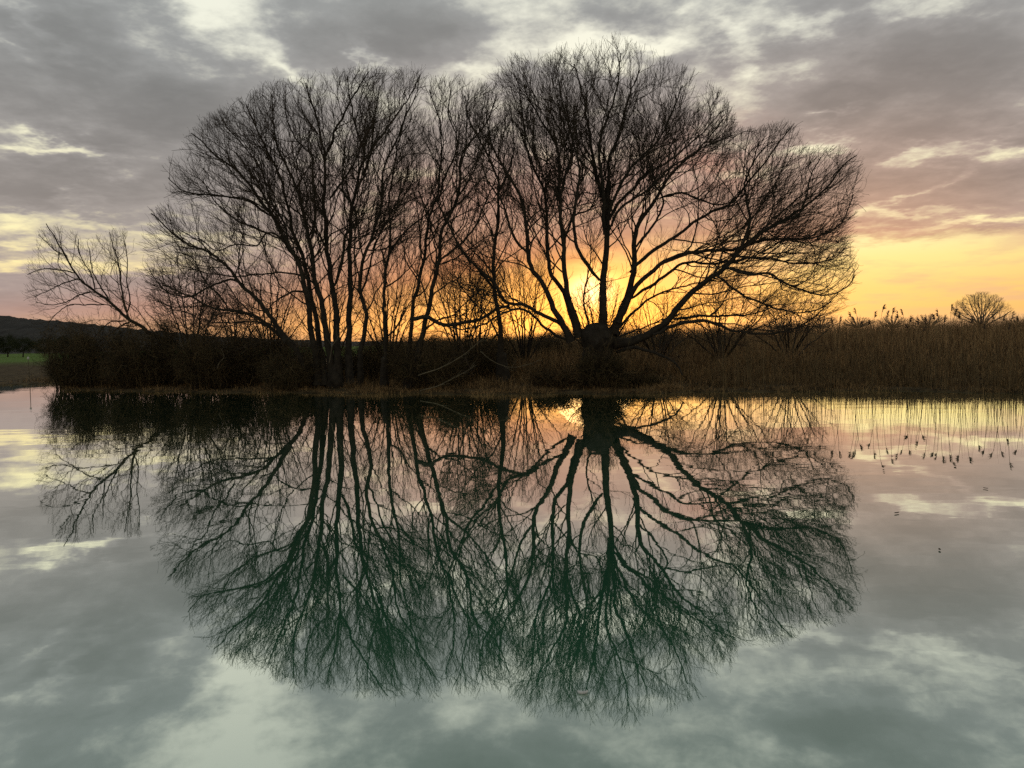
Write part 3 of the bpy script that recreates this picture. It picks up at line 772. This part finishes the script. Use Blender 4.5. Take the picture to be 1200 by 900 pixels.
stick([(490, 440), (520, 430), (545, 415), (562, 400), (572, 392)], 25.3, 1.3, .7, 'pale bare stick rising to the right from the grass below the twin willow', 'fallen_branch', BLEACHED, 1, 'branch', 'sticks lying on the bank')
stick([(492, 458), (515, 452), (540, 440), (560, 430)], 24.9, 1.2, .6, 'pale bare stick lying lowest above the water between the willows', 'fallen_branch', BLEACHED, 2, 'branch', 'sticks lying on the bank')
stick([(532, 375), (538, 400), (548, 425), (556, 442)], 26.2, 2.0, 1.0, 'dark broken branch hanging down from the fallen limb', 'fallen_branch', TWIG, 3, 'branch', 'sticks lying on the bank')
stick([(563, 412), (580, 425), (600, 430), (620, 426), (632, 420)], 25.6, 1.0, .5, 'pale cane arching low over the brambles left of the pollard', 'fallen_branch', BLEACHED, 4, 'branch', 'sticks lying on the bank')
stick([(386, 425), (390, 405), (400, 390), (408, 380)], 27.4, 1.0, .6, 'pale thin stick leaning on the foot of the many stemmed willow', 'fallen_branch', BLEACHED, 5, 'branch', 'sticks lying on the bank')
stick([(254, 432), (257, 424), (262, 418), (258, 408)], 29.8, 1.2, .6, 'short pale forked stick among the brambles on the left bank', 'fallen_branch', BLEACHED, 6, 'branch', 'sticks lying on the bank')
stick([(485, 374), (500, 371), (520, 379), (545, 377), (565, 372), (585, 360), (600, 356)], 27.6, 5, 3, 'fallen limb lying level between the twin willow and the pollard', 'fallen_limb', BARK, 7, 'limb', None, -.5)

# ------------------------------------------------------------------ distance: hill, far trees
ux = np.concatenate([np.linspace(-1100, -530, 60), np.linspace(-520, -150, 520), np.linspace(-148, 500, 60)])
uy = np.linspace(430, 900, 50)


def hill_z(X, Y):
    ridge = np.interp(X, [-1100, -600, -440, -426, -410, -390, -355, -320, -290, -250, -150, 0, 150, 500], [50, 40, 33, 31, 28, 26, 21.5, 17, 14, 9, 4, 1.5, .5, 0])
    sh = np.exp(-((Y - 640) / 110.0) ** 2)
    P = np.stack([X, Y, 0 * X], -1)
    return ridge * sh * (1 + .05 * lumps(P, .02, 5)) + (2.2 * np.abs(lumps(P, .16, 6)) + 1.2 * np.abs(lumps(P, .5, 8))) * np.clip(ridge * sh / 10, 0, 1) + 0.3


hm = mat('wooded_hill', (0.028, 0.026, 0.024), (0.06, 0.052, 0.045), 0.05, detail=8)
V, q = grid_mesh(ux, uy, hill_z)
g = MB(); g.add(V, q)
tag(g.build('hill', hm), kind='structure')


def leafy_tree(px, ytop, ybase, D, hw, label, seed, name='dark_tree', group='dark trees in the meadow'):
    g = np.random.default_rng(seed)
    s = D / F_PX
    b0 = at(px, ybase, D)
    zb = float(ground_z(b0[0], D))
    hh = at(px, ytop, D)[2] - zb; w = hw * s
    root = empty(name, (b0[0], D, zb), label, 'tree', group)
    B = np.array([b0[0], D, zb])
    mb = MB()
    t = np.linspace(0, 1, 6)
    mb.tubes(np.stack([B[0] + .1 * np.sin(3 * t), B[1] + 0 * t, B[2] - .1 + hh * .55 * t], -1)[None], taper(1, 6, [.03 * hh + .05], [.02]), 8)
    nb = 14
    d = nrm(np.stack([g.normal(0, 1, nb), g.normal(0, 1, nb), g.uniform(.3, 1.2, nb)], -1))
    P2, _ = grow(np.tile(B + [0, 0, hh * .3], (nb, 1)), d, np.full(nb, hh * .45), 6, None, B, .05, .05, .1, g)
    mb.tubes(P2, taper(nb, 6, np.full(nb, .012 * hh), np.full(nb, .01)), 5)
    mb.build('trunk', BARK, root)
    nc = 60
    a = g.uniform(0, 2 * pi, nc); zz = g.uniform(-.9, 1, nc); rr = np.sqrt(1 - zz * zz) * g.uniform(.5, 1, nc)
    C = B + np.stack([np.cos(a) * rr * w, np.sin(a) * rr * w, hh * (.6 + .36 * zz)], -1)
    n = 6500
    k = g.integers(0, nc, n)
    c = C[k] + g.normal(0, 1, (n, 3)) * w * .12
    u = nrm(g.normal(size=(n, 3))); v = nrm(np.cross(u, g.normal(size=(n, 3))))
    sz = g.uniform(.5, 1.2, (n, 1)) * w * .035
    lf = MB(); lf.add(np.stack([c - u * sz, c + v * sz * .7, c + u * sz, c - v * sz * .7], 1).reshape(-1, 3), np.arange(n * 4).reshape(-1, 4))
    lf.build('crown', DARK_LEAF, root, smooth=False)


leafy_tree(9, 393, 419, 150, 15, 'dark round tree on the green meadow at the far left edge', 81)
leafy_tree(27, 396, 421, 135, 13, 'dark leaning tree with a bare trunk beside the meadow hedge', 82)
leafy_tree(52, 398, 420, 160, 14, 'dark bushy tree beside the left tip of the bramble bank', 83)
leafy_tree(76, 396, 420, 170, 16, 'dark bushy tree half hidden by the left tip of the bramble bank', 84)
leafy_tree(100, 396, 420, 175, 14, 'dark bushy tree behind the leaning willow in the meadow', 85)


def far_tree(px, ytop, ybase, D, hw, label, seed, dens, group='bare trees beyond the reed bed', lean=0):
    g = np.random.default_rng(seed)
    limbs = []
    n = 15
    for i in range(n):
        f = (i - (n - 1) / 2) / ((n - 1) / 2) + g.normal(0, .06)
        x1 = px + f * hw * .92 + lean
        y1 = ybase - (ybase - ytop) * (.97 - .55 * f * f) * g.uniform(.9, 1)
        bx = px + f * 3
        limbs.append(([(bx, ybase), (bx + (x1 - bx) * .30, ybase + (y1 - ybase) * .36), (bx + (x1 - bx) * .7, ybase + (y1 - ybase) * .66), (x1, y1)], 1.5, .35, (0, g.uniform(-4, 4))))
    poly = [(px + lean * .5 + hw * math.cos(t), ybase + 3 - (ybase + 3 - ytop) * max(0, math.sin(t)) ** .7) for t in np.linspace(0, pi, 24)]
    b0 = at(px, ybase, D)
    return make_tree('bare_tree', label, [b0[0], D, float(ground_z(b0[0], D))], D, None, limbs, poly, hw * D / F_PX, (px, ybase), seed, bark=FAR_TWIG_HAZED, twig=FAR_TWIG_HAZED, group=group, dens=dens, thick=1.5, lenk=1.3, levels=3, f0=.08)


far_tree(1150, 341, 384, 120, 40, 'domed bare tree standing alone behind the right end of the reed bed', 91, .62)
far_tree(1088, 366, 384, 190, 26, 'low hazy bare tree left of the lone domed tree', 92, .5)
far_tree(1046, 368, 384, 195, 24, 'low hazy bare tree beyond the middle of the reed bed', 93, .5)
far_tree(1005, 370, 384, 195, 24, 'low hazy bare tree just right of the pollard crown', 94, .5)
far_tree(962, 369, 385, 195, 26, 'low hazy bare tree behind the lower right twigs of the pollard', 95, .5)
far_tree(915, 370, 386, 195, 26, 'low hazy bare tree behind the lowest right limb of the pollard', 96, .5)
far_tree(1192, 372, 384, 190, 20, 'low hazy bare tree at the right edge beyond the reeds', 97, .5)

# pale post with a white top on the far left shore
Dp = 41.0
b0 = at(35, 449, Dp); tp = at(33, 421, Dp)
root = empty('post', (b0[0], Dp, float(ground_z(b0[0], Dp))), 'thin pale post with a white top at the water beside the meadow', 'post')
mb = MB()
P = np.linspace(b0 - [0, 0, .15], tp, 8)
mb.tubes(P[None], taper(1, 8, [.018], [.014]), 8)
mb.build('shaft', BLEACHED, root)
WHITE = mat('white_paint', (0.55, 0.53, 0.48), (0.72, 0.70, 0.64), 8.0)
t = np.linspace(0, 1, 7)
P = tp + np.stack([0 * t, 0 * t, .16 * t - .02], -1)
mb = MB(); mb.tubes(P[None], np.array([[.02, .04, .05, .055, .05, .03, .004]]), 12)
mb.build('cap', WHITE, root)

# ------------------------------------------------------------------ small things afloat
c = on_water(683, 813)
n = 25
t = np.linspace(-1, 1, n)
th = t * 1.0 - pi / 2
Pc = np.stack([.030 * np.cos(th), .030 * np.sin(th) + .03, .006 + 0.004 * t ** 2], -1)
wd = .0075 * np.sqrt(np.clip(1 - t * t, 0.004, 1))
mb = MB(); V, q = tubes((Pc + [c[0], c[1], 0])[None], wd[None], 8)
mb.add(V, q)
fe = mb.build('feather', mat('white_feather', (0.62, 0.61, 0.58), (0.8, 0.79, 0.75), 60.0))
tag(fe, 'small curled white feather floating on the mirrored crown of the pollard', 'feather')
LEAFD = mat('drowned_leaf', (0.05, 0.035, 0.02), (0.12, 0.085, 0.05), 30.0)


def float_leaf(px, py, size, rot, label):
    c = on_water(px, py)
    u = np.linspace(-1, 1, 11)
    w = .38 * np.sqrt(np.clip(1 - u * u, 0, 1)) * (1 - .25 * u)
    top = .006 + .10 * size * u * u
    pts = []
    for k, sgn in ((0, -1), (1, 0), (2, 1)):
        pts.append(np.stack([u, sgn * w, (top + abs(sgn) * .12 * size) / size], -1) * size)
    V = np.concatenate(pts); lo = V.copy(); lo[:, 2] -= .0025
    a = rot; M = np.array([[cos(a), -sin(a), 0], [sin(a), cos(a), 0], [0, 0, 1]])
    V = np.vstack([V, lo]) @ M.T + [c[0], c[1], 0.003]
    q = []
    for r_ in range(2):
        for i in range(10):
            a_, b_ = r_ * 11 + i, (r_ + 1) * 11 + i
            q += [[a_, a_ + 1, b_ + 1, b_], [a_ + 33, b_ + 33, b_ + 34, a_ + 34]]
    mb = MB(); mb.add(V, np.array(q))
    tag(mb.build('floating_leaf', LEAFD), label, 'leaf', 'leaves floating on the river')


float_leaf(1051, 602, .03, .4, 'dead leaf floating on the bright streak below the reed reflections')
float_leaf(1101, 645, .022, 1.2, 'tiny dead leaf floating right of the mirrored willow crown')
float_leaf(1155, 573, .026, 2.1, 'dead leaf floating nearest the mirrored seed heads')

# ------------------------------------------------------------------ world: evening sky
SUN_AZ = math.atan2(*ray(692, 342)[:2]); SUN_EL = math.asin(ray(692, 342)[2])
w = bpy.data.worlds.new('World')
sc.world = w
w.use_nodes = True
nt = w.node_tree
nt.nodes.clear()
N_, L_ = nt.nodes.new, nt.links.new


class X:
    """a tiny expression wrapper over Math nodes"""

    def __init__(self, s): self.s = s

    def op(self, o, *a, clamp=False):
        n = N_('ShaderNodeMath'); n.operation = o; n.use_clamp = clamp
        for i, v in enumerate((self,) + a):
            if isinstance(v, X): L_(v.s, n.inputs[i])
            else: n.inputs[i].default_value = v
        return X(n.outputs[0])

    def __add__(self, o): return self.op('ADD', o)
    def __sub__(self, o): return self.op('SUBTRACT', o)
    def __mul__(self, o): return self.op('MULTIPLY', o)
    def __truediv__(self, o): return self.op('DIVIDE', o)
    __radd__ = __add__
    __rmul__ = __mul__

    def map(self, a, b, c=0.0, d=1.0, smooth=True):
        n = N_('ShaderNodeMapRange'); n.interpolation_type = 'SMOOTHSTEP' if smooth else 'LINEAR'
        L_(self.s, n.inputs['Value'])
        for k, v in zip(('From Min', 'From Max', 'To Min', 'To Max'), (a, b, c, d)): n.inputs[k].default_value = v
        return X(n.outputs[0])

    def curve(self, pts):
        """piecewise linear through (x, y)"""
        lo, hi = pts[0][0], pts[-1][0]
        n = N_('ShaderNodeValToRGB'); r = n.color_ramp
        L_(self.map(lo, hi, smooth=False).s, n.inputs[0])
        while len(r.elements) < len(pts): r.elements.new(0.5)
        for e, (x, y) in zip(r.elements, pts):
            e.position = (x - lo) / (hi - lo); e.color = (*y, 1) if isinstance(y, tuple) else (y, y, y, 1)
        return n.outputs[0]


def mixc(f, a, b):
    n = N_('ShaderNodeMix'); n.data_type = 'RGBA'
    L_(f.s, n.inputs['Factor'])
    for k, v in (('A', a), ('B', b)):
        if isinstance(v, tuple): n.inputs[k].default_value = (*v, 1)
        else: L_(v, n.inputs[k])
    return n.outputs['Result']


def scalec(c, f):
    n = N_('ShaderNodeVectorMath'); n.operation = 'SCALE'
    if isinstance(c, tuple): n.inputs[0].default_value = c
    else: L_(c, n.inputs[0])
    if isinstance(f, X): L_(f.s, n.inputs['Scale'])
    else: n.inputs['Scale'].default_value = f
    return n.outputs[0]


def addc(a, b):
    n = N_('ShaderNodeVectorMath'); n.operation = 'ADD'
    L_(a, n.inputs[0]); L_(b, n.inputs[1])
    return n.outputs[0]


def noise(vec, scale, detail=6, rough=.55, dist=0.0, off=0.0):
    n = N_('ShaderNodeTexNoise'); n.noise_dimensions = '3D'
    n.inputs['Scale'].default_value = scale; n.inputs['Detail'].default_value = detail
    n.inputs['Roughness'].default_value = rough; n.inputs['Distortion'].default_value = dist
    if off:
        a = N_('ShaderNodeVectorMath'); a.operation = 'ADD'; a.inputs[1].default_value = (off, off * .7, off * 1.3); L_(vec, a.inputs[0]); vec = a.outputs[0]
    L_(vec, n.inputs['Vector'])
    return X(n.outputs['Fac'])


tc = N_('ShaderNodeTexCoord')
sp = N_('ShaderNodeSeparateXYZ'); L_(tc.outputs['Generated'], sp.inputs[0])
dx, dy, dz = X(sp.outputs[0]), X(sp.outputs[1]), X(sp.outputs[2])
az = dx.op('ARCTAN2', dy) * 57.2958
zc = dz.op('MAXIMUM', 0.0)
el = zc.op('ARCSINE') * 57.2958
# cloud layer coordinates (a flat deck high above)
den = zc + 0.13
cv = N_('ShaderNodeCombineXYZ'); L_((dx / den).s, cv.inputs[0]); L_((dy / den).s, cv.inputs[1])
deck = cv.outputs[0]
nA = noise(deck, 1.1, 7, .56, .3)
nB = noise(deck, 3.0, 7, .6, .2, 7.3)
nC = noise(deck, 7.0, 5, .6, 0, 3.1)
# ragged angular coordinates for the placed breaks in the cloud
wob1 = noise(deck, 3.4, 5, .6, 0, 11.0) - 0.5
wob2 = noise(deck, 3.4, 5, .6, 0, 17.0) - 0.5
ka = el.map(3, 22, 9, 13) ; ke = el.map(2, 20, 1.6, 7.5)
A_, E_ = az + wob1 * ka, el + wob2 * ke


def ae(px, py, mirror=False):
    d = ray(px, py)
    z = -d[2] if mirror else d[2]
    return math.degrees(math.atan2(d[0], d[1])), math.degrees(math.asin(z))


def blob(tot, px, py, sx, sy, rot=0, mirror=False):
    a, e = ae(px, py, mirror)
    mp = N_('ShaderNodeMapping'); mp.vector_type = 'TEXTURE'
    av = N_('ShaderNodeCombineXYZ')               # the running sum rides along in z so the terms are worked out one after another
    L_(A_.s, av.inputs[0]); L_(E_.s, av.inputs[1])
    if tot is not None: L_(tot.s, av.inputs[2])
    L_(av.outputs[0], mp.inputs['Vector'])
    mp.inputs['Location'].default_value = (a, e, 0)
    mp.inputs['Rotation'].default_value = (0, 0, R(rot))
    mp.inputs['Scale'].default_value = (sx * .0636, sy * .0636, 1e7)
    d = N_('ShaderNodeVectorMath'); d.operation = 'DOT_PRODUCT'
    L_(mp.outputs[0], d.inputs[0]); L_(mp.outputs[0], d.inputs[1])
    n = N_('ShaderNodeMath'); n.operation = 'POWER'; n.inputs[0].default_value = 0.6065
    L_(d.outputs['Value'], n.inputs[1])
    return X(n.outputs[0])


def blobs(lst):
    tot = None
    for b in lst:
        amp, args = b[0], b[1:]
        t = blob(tot, *args) * amp
        tot = t if tot is None else tot + t
    return tot


bright = blobs([
    (.36, 312, 42, 40, 16, -28), (.15, 255, 15, 30, 12, -30), (.6, 350, 76, 26, 6, -20), (.95, 100, 174, 34, 6, -8), (.6, 45, 168, 20, 6), (.5, 138, 206, 18, 4), (.8, 22, 264, 26, 7), (.7, 105, 258, 34, 5), (.5, 100, 237, 16, 3),
    (.9, 40, 311, 90, 4), (.7, 20, 285, 50, 3), (.5, 190, 287, 60, 9), (.45, 130, 302, 60, 5), (.4, 150, 275, 50, 4), (.4, 235, 255, 40, 8),
    (.95, 690, 64, 30, 16), (.7, 742, 58, 22, 5, 15), (.42, 850, 42, 12, 22), (.45, 822, 6, 14, 10), (.4, 875, 72, 12, 12), (.16, 650, 15, 160, 26), (.12, 480, 60, 60, 30), (.75, 978, 136, 18, 3),
    (.8, 1140, 178, 46, 6), (.6, 1062, 176, 14, 4), (.75, 965, 172, 16, 7), (.6, 1190, 182, 16, 9), (.6, 1070, 248, 50, 3), (.8, 1120, 262, 70, 3, 4), (.5, 1065, 227, 40, 3, 18), (.5, 1000, 268, 26, 4),
    (.5, 555, 86, 24, 6), (.55, 448, 64, 6, 14), (.5, 60, 25, 40, 7, -30), (.3, 25, 60, 40, 5, -20), (.5, 495, 212, 40, 10), (.45, 590, 205, 46, 7), (.55, 890, 208, 34, 9), (.3, 430, 250, 50, 14), (.2, 960, 30, 30, 8), (.15, 1060, 20, 40, 6),
    (.9, 285, 800, 34, 50, 0, True), (.7, 250, 875, 34, 20, 0, True), (.5, 700, 880, 50, 15, 0, True), (.6, 890, 870, 22, 14, 0, True), (.4, 560, 850, 50, 20, 0, True), (.35, 1000, 820, 50, 8, 0, True),
    (.35, 130, 800, 34, 8, 0, True), (.3, 1080, 760, 50, 8, 0, True), (.4, 960, 745, 26, 10, 0, True)])
dark = blobs([
    (.6, 110, 115, 120, 34), (.5, 50, 212, 80, 12), (.6, 240, 125, 80, 26), (1.0, 1110, 122, 110, 26), (.8, 1000, 100, 60, 22), (.6, 1180, 40, 60, 20), (.5, 790, 82, 38, 15), (.45, 520, 42, 48, 13), (.35, 420, 90, 50, 14),
    (.4, 30, 240, 40, 5), (.4, 1150, 215, 60, 12), (.45, 1120, 240, 60, 4), (.5, 1050, 276, 60, 5), (.95, 60, 850, 120, 45, 0, True), (.95, 1120, 870, 130, 40, 0, True), (.5, 500, 770, 90, 30, 0, True)])
nD = noise(deck, 15.0, 5, .62, .3, 5.7)
T = (nA * .22 + nB * .34 + nC * .27 + nD * .17 - .5) * 7.4
vp = N_('ShaderNodeVectorMath'); vp.operation = 'MULTIPLY_ADD'
vn = N_('ShaderNodeTexNoise'); vn.inputs['Scale'].default_value = 3.2; vn.inputs['Detail'].default_value = 5
L_(deck, vn.inputs['Vector'])
L_(vn.outputs['Color'], vp.inputs[0]); vp.inputs[1].default_value = (.55, .55, 0); L_(deck, vp.inputs[2])
vo = N_('ShaderNodeTexVoronoi'); vo.voronoi_dimensions = '2D'; vo.inputs['Scale'].default_value = 2.4
L_(vp.outputs[0], vo.inputs['Vector'])
t_ = (X(vo.outputs['Distance']) - .42) * el.map(8, 17, 0, -1.25) + T * .8 * el.map(4, 13, .6, 1.0) - bright * 1.15 + dark * .62 + X(el.curve([(0, .50), (9, .44), (14, .36), (20, .20), (26, .16), (60, .28), (90, .3)]))
gap = t_.map(.38, -1.0)
# cloud body: grey, warmer towards the sunset
elg = el.curve([(0, srgb(190, 150, 136)), (4, srgb(176, 158, 151)), (8, srgb(168, 158, 151)), (13, srgb(158, 153, 149)), (18, srgb(156, 156, 154)), (24, srgb(155, 158, 157)), (34, srgb(140, 146, 144)), (60, srgb(116, 124, 125)), (90, srgb(104, 112, 114))])
elw = el.curve([(0, srgb(226, 160, 112)), (4, srgb(222, 158, 116)), (8, srgb(204, 164, 138)), (11, srgb(190, 162, 145)), (15, srgb(174, 160, 151)), (20, srgb(158, 155, 152)), (24, srgb(157, 159, 157)), (34, srgb(138, 144, 142)), (60, srgb(116, 124, 125)), (90, srgb(104, 112, 114))])
warm = (az - 10.0).op('ABSOLUTE').map(12, 34, 1, 0)
elc = mixc(warm, elg, elw)
shade = t_.map(-.2, 1.35, 1.12, .70) + (nC - .5) * .25 + (nD - .5) * .18
shade = shade * az.op('ABSOLUTE').map(40, 130, 1.0, .8)
cloud = scalec(elc, shade)
gapc = el.curve([(0, srgb(255, 205, 130)), (5, srgb(255, 232, 165)), (8, srgb(252, 238, 184)), (13, srgb(246, 240, 206)), (20, srgb(238, 237, 218)), (40, srgb(218, 225, 218)), (90, srgb(190, 200, 205))])
skyc = mixc(gap, cloud, gapc)
# salmon tints low in the cloud
skyc = mixc((blobs([(.6, 830, 190, 40, 18), (.25, 155, 362, 50, 14), (.4, 600, 230, 120, 24), (.45, 1050, 280, 70, 6), (.15, 50, 372, 80, 10)])).op('MULTIPLY', .8, clamp=True), skyc, srgb(208, 142, 118))
# clear band under the deck
edge = az.map(-26, 15, .8, 6.3)
soft = az.map(10, 22, 2.2, .55)
lowmask = ((el - edge + wob2 * el.map(0, 9, 1.0, 4.0)) / soft).map(-1, 1, 1, 0)
bandc = el.curve([(0, srgb(238, 180, 126)), (1.4, srgb(247, 192, 118)), (3, srgb(252, 207, 124)), (5, srgb(255, 230, 148)), (7, srgb(255, 242, 182)), (10, srgb(255, 243, 195))])
bandc = scalec(bandc, az.op('ABSOLUTE').map(14, 60, 1.0, .6))
streak = noise(deck, 1.5, 5, .55, 0, 23.0).map(.45, .63) * el.map(.6, 2.2) * .62
bandc = mixc(streak, bandc, srgb(212, 164, 134))
bandc = mixc(el.map(0.2, 1.6, .55, 0), bandc, srgb(205, 178, 160))
skyc = mixc(lowmask, skyc, bandc)
# the glow round the hidden sun
sa, se = math.degrees(SUN_AZ), math.degrees(SUN_EL)
da, de = az - sa, el - se


def gauss(s1, s2):
    q_ = (da * (1 / s1)) * (da * (1 / s1)) + (de * (1 / s2)) * (de * (1 / s2))
    return (q_ * -0.5).op('EXPONENT')


d2 = az - ae(450, 350)[0]
skyc = mixc((((d2 * (1 / 9.5)) * (d2 * (1 / 9.5)) + ((el - 1.8) * (1 / 1.8)) * ((el - 1.8) * (1 / 1.8))) * -0.5).op('EXPONENT') * .75, skyc, srgb(240, 164, 98))
skyc = mixc(gauss(10, 2.5) * .9, skyc, srgb(238, 142, 68))
skyc = mixc(gauss(3.6, 1.6) * .65, skyc, srgb(255, 158, 48))
skyc = addc(skyc, scalec((.7, .34, .05), gauss(2.0, 1.3) * .22))
skyc = addc(skyc, scalec((1.0, .72, .40), gauss(1.05, .75) * 1.7))
sky = N_('ShaderNodeTexSky'); sky.sky_type = 'NISHITA'; sky.sun_disc = False
sky.sun_elevation = SUN_EL; sky.sun_rotation = SUN_AZ
clearsky = scalec(sky.outputs[0], (gap * .5 + lowmask * .5).op('MULTIPLY', .05))
bg = N_('ShaderNodeBackground')
below = dz.map(-.02, 0.0)
L_(mixc(below, (0.03, 0.028, 0.02), addc(skyc, clearsky)), bg.inputs[0])
ow = N_('ShaderNodeOutputWorld'); L_(bg.outputs[0], ow.inputs[0])

sun = bpy.data.lights.new('sun', 'SUN')
sun.energy = 0.012; sun.angle = R(6); sun.color = (1.0, 0.62, 0.25)
so = bpy.data.objects.new('sun', sun); col.objects.link(so)
so.rotation_euler = mathutils.Vector([-float(v) for v in ray(692, 342)]).to_track_quat('-Z', 'Y').to_euler()

# ------------------------------------------------------------------ view
sc.view_settings.view_transform = 'Standard'
sc.view_settings.look = 'None'
sc.view_settings.gamma = 1
sc.view_settings.exposure = 0
sc.cycles.max_bounces = 4
sc.cycles.diffuse_bounces = 1
sc.cycles.glossy_bounces = 2
sc.cycles.use_denoising = False
sc.cycles.use_adaptive_sampling = True
sc.cycles.adaptive_threshold = 0.01
